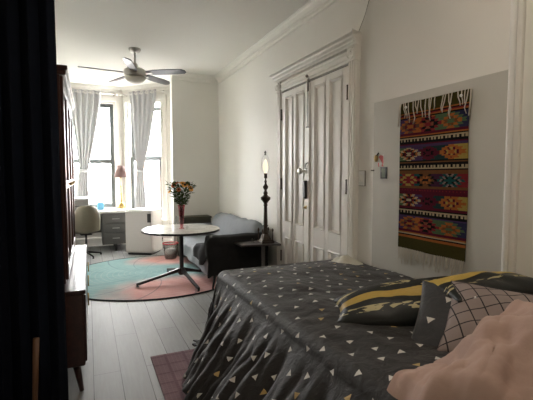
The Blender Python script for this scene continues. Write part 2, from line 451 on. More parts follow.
b.build('top_bolt', plain('tarnished_bolt', (.12, .10, .08), .4, .7), dr, smooth='auto')
for yy, zz in ((YD0+.01, 2.22), (YD1-.01, 2.2), (YD0+.01, .45), (YD1-.01, .45), (YD0+.01, 1.35), (YD1-.01, 1.35)):
    h = MB(); h.tube([(XR-.05, yy, zz-.055), (XR-.05, yy, zz+.055)], .008).sphere((XR-.05, yy, zz+.06), .01).sphere((XR-.05, yy, zz-.06), .01)
    h.build('door_hinge', bronze_m, dr, smooth='auto')
# casing with corner blocks, frieze and cornice
c = MB()
for a, b_ in ((YD0-.11, YD0), (YD1, YD1+.11)):
    c.box(XR-.045, XR, a, b_, .0, ZD+.03)
    for k in range(3): c.box(XR-.062, XR-.045, a+.008+k*.034, a+.028+k*.034, .22, ZD+.03)
    c.box(XR-.068, XR, a-.005, b_+.005, 0, .22)
c.box(XR-.045, XR, YD0-.11, YD1+.11, ZD+.03, ZD+.05)
st('trim_5', c, trim_m, bevel=.004)
c = MB()
c.box(XR-.05, XR, YD0, YD1, ZD+.02, ZD+.13).box(XR-.062, XR, YD0, YD1, ZD+.045, ZD+.06).box(XR-.06, XR, YD0, YD1, ZD+.10, ZD+.118)
for a in (YD0-.12, YD1): c.box(XR-.072, XR, a, a+.12, ZD+.02, ZD+.145)
o = st('trim_6', c, trim_m, bevel=.003)
for a in (YD0-.12, YD1):
    q = MB(Matrix.Translation((XR-.072, a+.06, ZD+.083)) @ Matrix.Rotation(-PI/2, 4, 'Y'))
    q.lathe([(.055, -.003), (.055, .008), (.045, .012), (.038, .004), (.024, .004), (.018, .014), (.003, .016)], n=24).build('corner_rosette', trim_m, o, smooth='auto')
prof = [(0, 0), (.075, 0), (.075, .010), (.060, .014), (.060, .022), (.090, .030), (.094, .042), (.082, .044), (.082, .050), (.112, .062), (.118, .078), (.104, .080), (.104, .086), (.140, .094), (.140, .115), (0, .115)]
za = ZD+.14; vs = []; n = len(prof)
for y, s in ((YD0-.12, -1), (YD1+.12, 1)):
    for d, z in prof: vs.append((XR-d, y+s*max(0, (d-.085))*1.0, za+z))
st('trim_7', MB().add(vs, [(k, (k+1) % n, n+(k+1) % n, n+k) for k in range(n)]+[tuple(range(n)), tuple(range(2*n-1, n-1, -1))]), trim_m)

# hairline crack above the door, board patch, riser pipe
MB().tube([(XR, 3.02, 2.74), (XR, 2.93, 2.86), (XR, 2.87, 2.98), (XR, 2.78, 3.16)], .0035, 6).build('wall_crack', plain('crack_shadow', (.30, .28, .25), .9)).__setitem__('kind', 'structure')
MB().box(XR-.014, XR, 1.54, 2.775, .25, 2.07).build('wall_patch_board', board_m, None, bevel=.003).__setitem__('kind', 'structure')
pp = thing('steam_riser_pipe', 'white painted vertical riser pipe running floor to ceiling beside the woven wall hanging', 'pipe', (XR-.06, 1.535, 0))
MB().tube([(XR-.028, 1.55, 0), (XR-.028, 1.55, ZC)], .019, 18, caps=False).build('pipe', white_m, pp, smooth=True)
MB().box(XR-.03, XR, 1.50, 1.531, 0, ZC).build('backing_strip', wall_m, pp, bevel=.006)
for z in (.5, 2.9): MB().lathe([(.024, 0), (.024, .03)], (XR-.028, 1.55, z), 18).build('pipe_collar', white_m, pp, smooth='auto')

sw = thing('light_switch', 'off-white double light switch plate on the wall between door frame and pinned cards', 'light switch', (XR, 2.90, 1.43))
MB().box(XR-.016, XR, 2.892, 2.972, 1.365, 1.495).build('switch_plate', white_m, sw, bevel=.004)
MB().box(XR-.010, XR, 2.888, 2.976, 1.361, 1.499).build('plate_rim', plain('dark_plate_rim', (.22, .20, .17), .6), sw)  # darker rim outlining the plate against the wall
MB().box(XR-.024, XR-.016, 2.905, 2.927, 1.40, 1.46).build('rocker', trim_m, sw, bevel=.002)
MB().box(XR-.024, XR-.016, 2.937, 2.959, 1.40, 1.46).build('rocker', trim_m, sw, bevel=.002)

# ------------------------------------------------------------------ world and light
wd = bpy.data.worlds.new('sky'); bpy.context.scene.world = wd; wd.use_nodes = True
bg = wd.node_tree.nodes['Background']; bg.inputs[0].default_value = (1, .995, .985, 1); bg.inputs[1].default_value = 11
def portal(mt, x0, x1, z0, z1):
    l = bpy.data.lights.new('window_daylight', 'AREA'); l.shape = 'RECTANGLE'; l.size = x1-x0; l.size_y = z1-z0; l.cycles.is_portal = True
    o = bpy.data.objects.new('window_daylight', l); COL.objects.link(o)
    o.matrix_world = mt @ Matrix.Translation(((x0+x1)/2, .23, (z0+z1)/2)) @ Matrix.Rotation(-PI/2, 4, 'X')
portal(I, *W1); portal(ANG, D0, D1, .56, 2.97)

# unseen flush lamp added to brighten the near end of the room
cl = thing('added_fill_lamp', 'added round flush lamp, out of view, brightening the near end of the room', 'ceiling lamp', (1.0, 1.2, ZC))
MB().lathe([(.001, -.10), (.12, -.09), (.20, -.06), (.22, -.02)], (1.0, 1.2, ZC), 32, caps=False).build('lamp_glass', glow_mat('fill_lamp_glow', (1, .84, .64), 1), cl, smooth=True)
MB().lathe([(.23, -.02), (.23, 0)], (1.0, 1.2, ZC), 32).build('rim', chrome_m, cl)
l = bpy.data.lights.new('added_fill_light', 'AREA'); l.shape = 'DISK'; l.size = .42; l.energy = 2; l.color = (1, .88, .74)  # fill light added with the unseen lamp
lo = bpy.data.objects.new('added_fill_light', l); COL.objects.link(lo); lo.location = (1.0, 1.2, ZC-.12)

# ------------------------------------------------------------------ navy divider curtains (this side)
def folds(name, x0, x1, y, z0, z1, n, amp, label, mat, r0=0, par=None):
    def fn(u, v):
        x = x0+(x1-x0)*u; a = amp*(.6+.4*v)
        return (x+.012*sin(u*n*2*PI*2+1)*v, y+a*sin(u*n*2*PI+r0)+.01*fbm(u*4, v*2, r0), z1+(z0-z1)*v)
    o = MB().grid(int(n*16), 10, fn).build(name, mat, par, smooth=True, solid=.004)
    return tag(o, label, 'curtain')
folds('divider_curtain', -.535, -.155, 2.62, .08, 3.16, 4, .035, 'dark navy floor-length curtain hanging right against the bookcase side', navy_m, .5)
folds('divider_curtain', -.535, -.385, 2.28, .02, 3.16, 2, .03, 'black floor-length curtain panel at the very edge, in front of the navy one', plain('black_curtain_cloth', (.003, .004, .008), .9, spec=.1), 1.2)
tag(MB().tube([(XL, 2.62, 3.19), (XR, 2.62, 3.19)], .014, 12).build('curtain_rod', bronze_m, None, smooth=True), 'bronze rod across the room carrying the navy divider curtain', 'curtain rod')
tag(MB().tube([(XL, 2.28, 3.19), (XR, 2.28, 3.19)], .014, 12).build('curtain_rod', bronze_m, None, smooth=True), 'bronze rod across the room carrying the black curtain panel', 'curtain rod')

# ------------------------------------------------------------------ sideboard and bookcase on the left
SY0, SY1, SX0, SX1 = 2.87, 4.76, -.53, -.035
sb = thing('sideboard', 'low dark wooden sideboard on tapered legs along the left wall, top catching window light', 'sideboard', (-.27, 3.8, 0))
MB().box(SX0, SX1-.012, SY0+.01, SY1-.01, .18, .675).build('body', side_wood, sb, bevel=.012, seg=3)
MB().box(SX0, SX1, SY0, SY1, .675, .70).build('top', side_wood, sb, bevel=.004)
for i in range(3):
    a = SY0+.03+i*.615
    d = MB().box(SX1-.012, SX1-.001, a, a+.605, .205, .66).build('door', side_wood, sb, bevel=.003)
    MB().tube([(SX1+.012, a+.55, .42), (SX1+.012, a+.55, .52)], .006).build('handle', brass_m, d, smooth=True)
for x in (SX0+.06, SX1-.07):
    for y in (SY0+.07, SY1-.08):
        MB().tube([(x, y, .18), (x+(.03 if x > -.2 else -.01), y+(-.03 if y < 3.5 else .03), 0)], [.026, .014], 12).build('leg', side_wood, sb, smooth=True)
HX0, HX1, HY0, HY1, HZ0, HZ1 = -.53, -.14, 3.08, 4.9, .70, 2.20
hc = thing('bookcase_cabinet', 'tall dark mahogany cabinet with narrow panelled doors standing on the sideboard', 'cabinet', (-.33, 3.9, .70))
HY1 = 4.74
MB().box(HX0, HX1-.02, HY0, HY1, HZ0, HZ1-.06).build('body', dark_wood, hc, bevel=.004)
MB().box(HX0, HX1+.018, HY0-.01, HY1+.02, HZ1-.06, HZ1-.03).box(HX0, HX1+.03, HY0-.02, HY1+.03, HZ1-.03, HZ1).build('cornice', dark_wood, hc, bevel=.006)
nd = 3; dw = (HY1-HY0)/nd
for i in range(nd):
    a = HY0+i*dw+.004; b_ = a+dw-.008; X = HX1-.02
    d = MB(); t = .06
    d.box(X, X+.02, a, a+t, HZ0+.03, HZ1-.07).box(X, X+.02, b_-t, b_, HZ0+.03, HZ1-.07).box(X, X+.02, a+t, b_-t, HZ0+.03, HZ0+.11).box(X, X+.02, a+t, b_-t, HZ1-.15, HZ1-.07).box(X, X+.02, a+t, b_-t, 1.36, 1.42)
    d.box(X, X+.006, a+t, b_-t, HZ0+.11, HZ1-.15)
    do = d.build('door', dark_wood, hc, bevel=.003)
    MB().sphere((X+.035, b_-.03, 1.39), .013).tube([(X+.018, b_-.03, 1.39), (X+.03, b_-.03, 1.39)], .006).build('knob', brass_m, do, smooth=True)
# slim oak post leaning between the two curtains
o = MB().tube([(-.31, 2.47, .0), (-.285, 2.49, .56)], [.013, .016], 12).build('wooden_post', light_wood, None, smooth=True)
tag(o, 'slim warm oak post standing between the two dark curtains', 'post')

# ------------------------------------------------------------------ rugs
rg = MB(); RC = (.86, 6.02); 
rg.lathe([(1.30, 0), (1.31, .006), (1.295, .012), (.001, .012)], (RC[0], RC[1], .0), 96)
rr = thing('round_rug', 'large round rug in teal and coral under the round table', 'rug', (RC[0], RC[1], 0))
rg.build('pile', round_rug_mat(), rr)
bp = [(RC[0]+1.305*cos(2*PI*i/96), RC[1]+1.305*sin(2*PI*i/96), .008) for i in range(97)]
MB().tube(bp, .009, 6, caps=False).build('rug_binding', plain('charcoal_binding', (.03, .03, .035), .9), rr, smooth=True)
g = thing('woven_rug', 'small plum-coloured woven rug with a grid weave lying beside the bed', 'rug', (.8, 2.6, 0))
MB().box(.42, 1.05, 1.9, 3.22, 0, .012).build('pile', grid_rug_mat(), g)

# ------------------------------------------------------------------ bed
BX0, BX1, BY0, BY1, BZ = 1.02, 2.19, .22, 3.18, .60
bd = thing('bed', 'low bed along the right wall hidden under the charcoal duvet', 'bed', (1.6, 1.7, 0))
MB().box(BX0, BX1, BY0, BY1, .34, BZ).build('mattress', plain('mattress_ticking', (.6, .6, .6), .9), bd, bevel=.05, seg=4)
MB().box(BX0+.01, BX1-.01, BY0+.01, BY1-.01, .16, .34).build('bed_base', plain('white_bed_skirt', (.55, .55, .55), .9), bd, bevel=.01)
for x in (BX0+.08, BX1-.08):
    for y in (BY0+.1, BY1-.1): MB().tube([(x, y, 0), (x, y, .17)], .028).build('leg', dark_wood, bd, smooth=True)
DX0, DX1, DY0, DY1, DZ = BX0+.02, BX1-.01, BY0+.02, BY1-.02, .65
HP, HQ = .74, .66        # overhang at the foot side and the far end
def duvet(u, v):
    p = u*(DX1-DX0+HP); q = v*(DY1-DY0+HQ)            # cloth coordinates from the wall / from the near end
    dp = max(0, p-(DX1-DX0)); dq = max(0, q-(DY1-DY0))
    x = DX1-min(p, DX1-DX0); y = DY0+min(q, DY1-DY0)
    r = math.hypot(dp, dq)
    # soft top
    hx = (x-DX0)/(DX1-DX0); hy = (DY1-y)/(DY1-DY0)
    z = DZ+.035*min(1, hx*6)*min(1, hy*6*1.5)+.012*fbm(x*3, y*3, 2)+.009*(.3-abs(fbm(x*6+y*4, y*4-x*2, 5)))
    z += .012*math.exp(-((x*.8+y*.55-2.35)/.03)**2)*max(0, min(1, 2.9-y))
    if r <= 0: return (x, y, z)
    if dq > 0 and dp > 0: z += 0
    nx, ny = -dp/r, dq/r
    r = min(r, max(dp, dq)*1.13)
    rad = .07; arc = rad*PI/2
    if r < arc: a = r/rad; out = rad*sin(a); dz = rad*(1-cos(a))
    else: out = rad; dz = rad+(r-arc)
    t = max(0, r-arc)
    cor = min(1, 2*min(dp, dq)/r) if r else 0
    lim = .62-.02
    s = (q*1.0+p*0) if dq <= 0 else ((DY1-DY0)+.5*math.atan2(dq, dp))
    if dp <= 0: s = (DY1-DY0)+.785+(DX1-DX0)-p
    fo = sin(s*15+2.5*fbm(s*1.3, 0, 1))*.45+sin(s*31+3*fbm(s*2, 3, 1))*.3+.22*sin(s*67+4*fbm(s*3, r*2, 1))
    k = min(1, t/.3)
    fl = .16+.52*max(0, min(1, (DY1-y)/.5))
    out += t*(fl*dp+.2*dq)/(dp+dq)+fo*.045*k+.02*fbm(s*8, r*5, 3)*k
    dz = dz*((.97-.12*(fl-.16)/.5)*dp+.96*dq)/(dp+dq)+.006*fbm(s*12, r*9, 8)*k
    zz = DZ+.0-dz
    if zz < .012:
        out += (.012-zz)*.8; zz = .012+.012*abs(fbm(s*10, r*10, 4))
    return (x+nx*out, y+ny*out, zz)
W, L = DX1-DX0+HP, DY1-DY0+HQ
o = MB().grid(130, 220, duvet, lambda u, v: (u*W, v*L)).build('duvet', duvet_m, None, smooth=True, solid=-.012)
tag(o, 'charcoal duvet with small white and gold triangles draped over the bed to the floor', 'duvet')

def pillow(name, label, mat, mt, w, l, t, nz=1.0, cat='pillow', taper=0):
    def side(sg):
        def fn(a, b):
            u = 2*a-1; v = 2*b-1
            x = w/2*u*(1-.07*(1-v*v)); y = l/2*v*(1-.07*(1-u*u))*(1-taper*abs(u)**2.5)
            h = ((1-abs(u)**2.6)*(1-abs(v)**2.6))
            z = sg*t/2*max(0, h)**.55
            z += nz*.012*fbm(x*5, y*5, w*7)*h + nz*.006*sin(26*(x*.6+y)+3*fbm(x*3, y*3, 3))*h
            return (x, y, z)
        return fn
    m = MB(mt); uvf = lambda a, b: ((a-.5)*w, (b-.5)*l)
    m.grid(40, 40, side(1), uvf); m.grid(40, 40, side(-1), uvf)
    o = m.build(name, mat, None, smooth=True)
    bm = bmesh.new(); bm.from_mesh(o.data); bmesh.ops.remove_doubles(bm, verts=bm.verts, dist=.0008); bmesh.ops.recalc_face_normals(bm, faces=bm.faces); bm.to_mesh(o.data); bm.free()
    return tag(o, label, cat, 'cushions at the head of the bed')
def axes(c, x, y):
    x = Vector(x).normalized(); y = Vector(y); y = (y-x*y.dot(x)).normalized(); z = x.cross(y)
    m = Matrix((x, y, z)).transposed().to_4x4(); m.translation = Vector(c); return m
def place(loc, rz=0, rx=0, ry=0):
    return Matrix.Translation(loc) @ Matrix.Rotation(R(rz), 4, 'Z') @ Matrix.Rotation(R(rx), 4, 'X') @ Matrix.Rotation(R(ry), 4, 'Y')
pillow('cushion', 'long black cushion with a wide yellow stripe, leftmost and lowest on the bed', print_mat('black_yellow_stripe_print', (-.01, .035, .255, .012), 0),
       place((1.63, 1.585, .775), -26, 22, -8), .96, .36, .19, taper=.5)
pillow('cushion', 'yellow and black print cushion lying on top of the pile near the pipe', print_mat('yellow_black_print', (.16, .11, -.22, .06), 2),
       place((1.88, 1.40, .885), -10, 2, -2), .60, .30, .11)
pillow('cushion', 'charcoal triangle print cushion standing behind the blush checked cushion', triangle_mat('charcoal_triangle_cushion', (.035, .036, .040), .16),
       axes((1.60, 1.295, .755), (.62, -.78, -.10), (.84, .16, .44)), .46, .46, .13)
pillow('cushion', 'blush cushion with a thin black grid, partly under the pink bedding', grid_cloth_mat(),
       axes((1.665, 1.15, .79), (.56, -.80, -.06), (.82, .24, .50)), .50, .44, .16)
# pink bedding heaped at the near end
def pink(u, v):
    x = 1.03+1.15*u; y = .24+.90*v
    cx, cy = 1.80, .62
    d = math.hypot((x-cx)/.85, (y-cy)/.56)
    h = .30*max(0, 1-d**2.2*.55)
    h += .04*fbm(x*2.2, y*2.2, 1)+.02*fbm(x*7, y*5, 6)
    a_ = x*.80+y*.60; b_ = -x*.60+y*.80; wv = fbm(x*1.7, y*1.7, 4)
    for fr_, am, ph in ((7.5, .060, 0), (13, .034, 2), (27, .015, 5)):
        h += am*(.35-abs(sin(fr_*(b_+.22*wv+.12*fbm(a_*2, b_*2, ph))+ph)))*(.55+.9*abs(fbm(a_*2.2, b_*2, ph+3)))
    h += .020*(.3-abs(fbm(a_*3, b_*9, 12)))
    for x0_, sl, w_, hh in ((1.30, .35, .030, .05), (1.52, .20, .035, .065), (1.80, .05, .030, .05), (2.0, -.1, .025, .04)):
        dd = x-(x0_+sl*(y-.7)+.04*fbm(y*3, x0_, 3)); h += hh*math.exp(-(dd/(w_ if dd > 0 else w_*2.6))**2)
    edge = min(1, (1-v)*9)
    z = .70+max(.0, h)*edge**.6
    x += .045*fbm(y*4, 1, 2)*(1-u)**3; y += .06*fbm(x*4, 0, 7)*v**4
    return (x, y, z)
def pinkfull(u, v):
    if u < .12:      # hangs a little over the foot side
        x, y, z = pink(0, v); k = (.12-u)/.12
        return (x-.05*sin(k*PI/2)-.03*k+.02*sin(y*26)*k, y, z-.24*k**1.3)
    return pink((u-.12)/.88, v)
o = MB().grid(190, 160, pinkfull).build('pink_bedding', pink_m, None, smooth=True, solid=-.018)
tag(o, 'crumpled pale pink linen bedding heaped over the near end of the bed', 'blanket')
# pale sheet bunched at the far wall side
o = MB().grid(16, 24, lambda u, v: (1.99+.2*u+.01*fbm(v*3, u*3), 2.74+.36*v, .655+.075*max(0, sin(PI*u))**.6*max(0, sin(PI*v))**.8*(1+.5*fbm(u*3, v*5, 2)))).build('folded_sheet', plain('ivory_sheet', (.62, .60, .52), .9, bump=.3), None, smooth=True, solid=-.006)
tag(o, 'small bunched ivory sheet on the far wall corner of the bed', 'sheet')

# ------------------------------------------------------------------ woven wall hanging
TY0, TY1, TZ0, TZ1 = 1.825, 2.435, .895, 2.005
BK, NV, RD, OR, CR, TL, GN, PU, OL, YE, MR, BR = ((.012,.011,.012), (.035,.035,.09), (.27,.028,.035), (.46,.15,.035), (.52,.43,.27), (.015,.10,.10), (.10,.17,.08), (.085,.045,.13), (.075,.065,.015), (.45,.34,.08), (.12,.012,.03), (.20,.085,.03))
def diamond(x, y, cx, w, cols):     # stepped diamond, y in -1..1
    yy = round(abs(y)*6)/6; d = abs(x-cx)/w+yy*.9-(.22 if int(abs(y)*6+.5) % 2 else 0)
    for lim, c in cols:
        if d < lim: return c
    if d < 1.18: return cols[0][1]
    return None
def motif(kind, x, y):
    if kind == 'A':      # big diamonds on navy, orange, green, violet
        bgc = PU if x < .28 else OR if x < .40 else GN if .55 < x < .72 else OR if .4 <= x <= .55 else NV
        for cx, cols in ((.18, [(.25, OR), (.5, MR), (.8, (.16,.08,.05))]), (.45, [(.25, RD), (.45, (.3,.1,.05)), (.85, BK)]), (.78, [(.25, GN), (.5, BR), (.85, OR)])):
            c = diamond(x, y, cx, .165, cols)
            if c: return c
        return bgc
    if kind == 'B':      # green, violet, black, yellow
        bgc = GN if x < .12 else PU if x < .38 else (.02, .05, .05) if x < .78 else YE
        for cx, cols in ((.16, [(.2, CR), (.45, MR), (.7, BK), (.9, OR)]), (.46, [(.25, MR), (.5, BK), (.85, MR)]), (.80, [(.25, OR), (.4, YE), (.6, MR), (.85, OR)])):
            c = diamond(x, y, cx, .145, cols)
            if c: return c
        return bgc
    bgc = TL if x < .42 else (.07, .02, .05) if x < .72 else RD      # 'C'
    for cx, cols in ((.15, [(.5, RD), (.85, YE)]), (.42, [(.3, BK), (.55, OR), (.85, BR)]), (.78, [(.45, TL), (.65, BK), (.9, (.3,.22,.2))])):
        c = diamond(x, y, cx, .15, cols)
        if c: return c
    return bgc
bands = [(8, OL), (1.2, OR), (.8, BK), (.9, RD), (1, OR), (1, BK), (11, 'A'), (1, MR), (.9, OR), (1, BK), (3.6, 'dot'), (1, BK), (1.5, MR), (1.6, PU), (9.5, 'B'), (1, BK), (1.5, BR), (.8, BK), (3.6, 'dot'), (.9, BK), (2.2, BR),
         (9.5, 'C'), (1.8, BR), (2.4, 'rdot'), (1.8, MR), (9.5, 'B'), (1.2, MR), (1, BK), (3.6, 'dot'), (.8, BK), (1.6, PU), (10, 'A'), (1, MR), (1.2, OR), (.9, CR), (1.2, BK), (1.2, OR), (9.5, OL)]
tot = sum(b[0] for b in bands); nx, nz = 66, 124
def weave(x, t):
    y = t*tot
    for w, c in bands:
        if y < w: break
        y -= w
    if isinstance(c, tuple): return c
    if c == 'dot':
        k = y/w
        if k < .12 or k > .88: return BK
        return BK if (int(x*38) % 2 == 0 and .25 < k < .75) else CR if .18 < k < .82 or 1 else BK
    if c == 'rdot': return RD if (int(x*44) % 2 == 0 and .3 < y/w < .7) else MR
    return motif(c, x, y/w*2-1)
vs = []; fs = []; cols = []
for j in range(nz+1):
    for i in range(nx+1):
        u, t = i/nx, j/nz
        vs.append((XR-.028-.004*sin(u*9+t*3), TY1+(TY0-TY1)*u+.004*sin(t*7), TZ1+(TZ0-TZ1)*t))
for j in range(nz):
    for i in range(nx):
        a = j*(nx+1)+i; fs.append((a, a+1, a+nx+2, a+nx+1)); cols.append(weave((i+.5)/nx, (j+.5)/nz))
wh = thing('woven_wall_hanging', 'colourful woven wool hanging with diamond bands and white fringe on the right wall', 'wall hanging', (XR-.03, 2.16, .89))
mb = MB().add(vs, fs); o = mb.build('woven_cloth', kilim_m, wh)
ca = o.data.color_attributes.new('weave', 'FLOAT_COLOR', 'CORNER')
for p in o.data.polygons:
    c = cols[p.index]
    for li in p.loop_indices: ca.data[li].color = (*(q*.8 for q in c), 1)
sm = o.modifiers.new('thickness', 'SOLIDIFY'); sm.thickness = .005
fr_m = plain('cream_wool_fringe', (.55, .50, .42), .95)
f1 = MB()
for i in range(25):
    y = TY1-.01-(TY1-TY0-.02)*(i+random.uniform(-.3, .3))/24; l = random.uniform(.08, .17); dy = random.uniform(-.03, .03)
    if i in (4, 9, 14, 15, 20): continue
    f1.tube([(XR-.034, y, TZ1+.002), (XR-.040, y+dy*.3, TZ1-l*.4), (XR-.041, y+dy, TZ1-l*.75), (XR-.039, y+dy*.6+random.uniform(-.012, .012), TZ1-l)], [.0035, .004, .0035, .003], 6)
for y in (TY1+.012, TY0-.012): f1.tube([(XR-.03, y, TZ1), (XR-.035, y, TZ1-.08), (XR-.035, y+.006, TZ1-.17)], .0055, 6)
f1.build('top_fringe', fr_m, wh, smooth=True)
f2 = MB()
for i in range(38):
    y = TY1-.008-(TY1-TY0-.016)*i/37; l = random.uniform(.07, .13); dy = random.uniform(-.025, .025)
    f2.tube([(XR-.028, y, TZ0+.004), (XR-.033, y+dy*.3, TZ0-l*.4), (XR-.030, y+dy, TZ0-l*.8), (XR-.032, y+dy*.8+random.uniform(-.012, .012), TZ0-l)], [.003, .003, .0025, .002], 5)
f2.build('bottom_fringe', fr_m, wh, smooth=True)
for y in (TY1-.07, TY0+.05):
    MB().sphere((XR-.045, y, TZ1-.035), .010, 8).build('pin', white_m, wh, smooth=True)

# pinned cards
def card(name, label, y0, y1, z0, z1, mat, x=XR-.0155, t=.002):
    o = MB().box(x-t, x, y0, y1, z0, z1).build(name, mat); return tag(o, label, 'card')
k = NT('red_white_card'); v = k.sep(k.coord()); k.base(k.mix(k.M('GREATER_THAN', k.noise(22, 1, k.coord()), .52), (.75, .72, .68), (.60, .12, .12)), .6)
card('pinned_card', 'white card with a red figure pinned on the grey board, upper of the two', 2.635, 2.705, 1.53, 1.63, k.m)
k = NT('green_photo'); k.base(k.mix(k.M('GREATER_THAN', k.noise(24, 1, k.coord()), .5), (.10, .13, .07), (.38, .42, .22)), .4)
ph = tag(MB().box(XR-.021, XR-.014, 2.595, 2.67, 1.43, 1.525).build('small_picture', black_m), 'tiny dark-framed green picture below the red and white card', 'picture')
MB().box(XR-.0225, XR-.021, 2.612, 2.653, 1.44, 1.515).build('print', k.m, ph)
o = MB(Matrix.Translation((XR-.026, 2.722, 1.60))).sphere((0, 0, 0), .024, 10, (.5, .9, 1.3)).build('gold_ornament', brass_m, None, smooth=True); tag(o, 'small gold ornament hanging left of the red and white card', 'ornament')
MB().tube([(XR-.03, 2.712, 1.62), (XR-.014, 2.705, 1.645)], .006, 8).build('hook', black_m, o, smooth=True)
o = MB().tube([(XR-.016, 2.76, 1.50), (XR-.05, 2.755, 1.50)], .005, 8).build('wall_peg', bronze_m, None, smooth=True); tag(o, 'tiny dark peg in the grey board under the gold ornament', 'peg')

# ------------------------------------------------------------------ round table with vase
TC = (1.14, 5.42)
rt = thing('round_table', 'round pale-topped table on a black four-star pedestal standing on the round rug', 'table', (TC[0], TC[1], 0))
MB().lathe([(.50, .703), (.518, .708), (.522, .722), (.516, .733), (.001, .733)], (*TC, 0), 72).build('table_top', marble_m, rt, smooth='auto')
MB().lathe([(.519, .704), (.5245, .706), (.5255, .722), (.521, .731), (.515, .722)], (*TC, 0), 72, caps=False).build('edge_band', black_m, rt, smooth='auto')
MB().lathe([(.028, .16), (.028, .68), (.05, .69), (.19, .70), (.19, .704)], (*TC, 0), 24).build('column', iron_m, rt, smooth='auto')
MB().lathe([(.034, .10), (.05, .12), (.05, .17), (.034, .20)], (*TC, 0), 24).build('hub', iron_m, rt, smooth='auto')
for i in range(4):
    a = R(8+90*i); d = Vector((cos(a), sin(a), 0)); n_ = Vector((-sin(a), cos(a), 0)); c0 = Vector((*TC, 0))
    def pt(r, z, s, w): return c0+d*r+n_*s*w+Vector((0, 0, z))
    st_ = [(.02, .17, .06, .022), (.2, .13, .035, .020), (.56, .055, .035, .016), (.61, .045, .035, .014)]
    vs = []
    for r, z, h, w in st_: vs += [pt(r, z-h/2-(.0), -1, w), pt(r, z-h/2, 1, w), pt(r, z+h/2, 1, w), pt(r, z+h/2, -1, w)]
    fs = [(0, 1, 2, 3), (15, 14, 13, 12)]
    for s_ in range(3):
        for q in range(4): fs.append((s_*4+q, s_*4+(q+1) % 4, s_*4+4+(q+1) % 4, s_*4+4+q))
    lg = MB().add(vs, fs).build('leg', iron_m, rt, bevel=.005)
    p = pt(.595, .0, 0, 0); MB().lathe([(.018, .013), (.018, .022), (.008, .024), (.008, .04)], tuple(p), 14).build('foot_glide', iron_m, lg, smooth='auto')
VC = (1.135, 5.36)
vs_ = thing('flower_vase', 'tall rose-tinted glass vase of flowers on the round table', 'vase', (*VC, .733))
MB().lathe([(.034, .735), (.036, .738), (.018, .76), (.026, .80), (.034, .90), (.042, 1.02), (.050, 1.06), (.046, 1.06), (.038, 1.02), (.030, .90), (.021, .80), (.002, .79)], (*VC, 0), 28, caps=False).build('vase_glass', vase_m, vs_, smooth=True)
MB().lathe([(.001, .795), (.020, .80), (.029, .90), (.036, 1.0), (.001, 1.0)], (*VC, 0), 24).build('water', glass_mat('pink_water', (.80, .36, .40), .05), vs_, smooth=True)
stem_m = plain('green_stems', (.045, .075, .025), .6); leaf_m = plain('olive_leaves', (.045, .075, .018), .9, var=.5, spec=.15)
gold_m = plain('sunflower_petals', (.75, .33, .02), .6, var=.25); rust_m = plain('rust_petals', (.48, .12, .02), .6, var=.3); eye_m = plain('flower_centre', (.05, .02, .01), .9)
bq = thing('flower_bouquet', 'bunch of orange and yellow sunflowers with olive foliage standing in the glass vase', 'bouquet', (*VC, .80))
s = MB()
for i in range(16):
    a = i*2.4; r = .02+.10*((i % 5)/5); s.tube([(VC[0]+.012*cos(a+2), VC[1]+.012*sin(a+2), .81), (VC[0]+.02*cos(a), VC[1]+.02*sin(a), 1.05), (VC[0]+r*cos(a), VC[1]+r*sin(a), 1.26)], .0035, 5)
s.build('stems', stem_m, bq, smooth=True)
s = MB()
for i in range(420):
    a = random.uniform(0, 2*PI); t = random.random()**.8; z = 1.05+.30*t; r = (.03+.13*t**.8)*random.uniform(.5, 1.05); rr_ = .03+random.random()*.045
    c = Vector((VC[0]+r*cos(a), VC[1]+r*sin(a), z)); d = Vector((cos(a), sin(a), random.uniform(-.2, 1))).normalized()*rr_; sd = Vector((-sin(a), cos(a), random.uniform(-.5, .5)))*rr_*.22
    s.add([c, c+d*.5+sd, c+d, c+d*.5-sd], [(0, 1, 2, 3)])
tag(s.build('foliage', leaf_m, bq, solid=.0012), None, None, None, 'stuff')
for i, (a, r, z, rad, mt_) in enumerate([(0, .03, 1.345, .05, gold_m), (.2, .12, 1.31, .05, gold_m), (2.2, .10, 1.345, .048, rust_m), (3.6, .12, 1.325, .042, rust_m), (5.0, .10, 1.33, .048, gold_m), (-.7, .14, 1.28, .048, gold_m), (1.3, .09, 1.35, .045, gold_m), (4.3, .15, 1.27, .035, rust_m), (2.9, .15, 1.24, .03, gold_m)]):
    c = Vector((VC[0]+r*cos(a), VC[1]+r*sin(a), z)); ax = Vector((cos(a)*r*6, sin(a)*r*6-.55, .75)).normalized()
    q = Matrix.Translation(c) @ Vector((0, 0, 1)).rotation_difference(ax).to_matrix().to_4x4()
    f = MB(q)
    for ring, (rr_, off) in enumerate(((rad, 0), (rad*.75, .25))):
        for j in range(13):
            t = 2*PI*j/13+off; u = Vector((cos(t), sin(t), 0)); w = Vector((-sin(t), cos(t), 0))*rr_*.24
            h = .004*ring
            f.add([u*rr_*.25+Vector((0, 0, h)), u*rr_*.65+w+Vector((0, 0, h+.006)), u*rr_+Vector((0, 0, h-.002)), u*rr_*.65-w+Vector((0, 0, h+.006))], [(0, 1, 2, 3)])
    fl = f.build('flower_head', mt_, bq, solid=.0015)
    MB(q).lathe([(rad*.36, -.004), (rad*.36, .006), (rad*.2, .012), (.001, .012)], n=14).build('flower_centre', eye_m, fl, smooth=True)
o = MB().lathe([(.016, .735), (.018, .738), (.012, .75), (.018, .775), (.016, .79)], (1.19, 5.28, 0), 18).build('glass_votive', clear_m, None, smooth=True); tag(o, 'tiny clear glass votive beside the foot of the rose vase', 'candle holder')

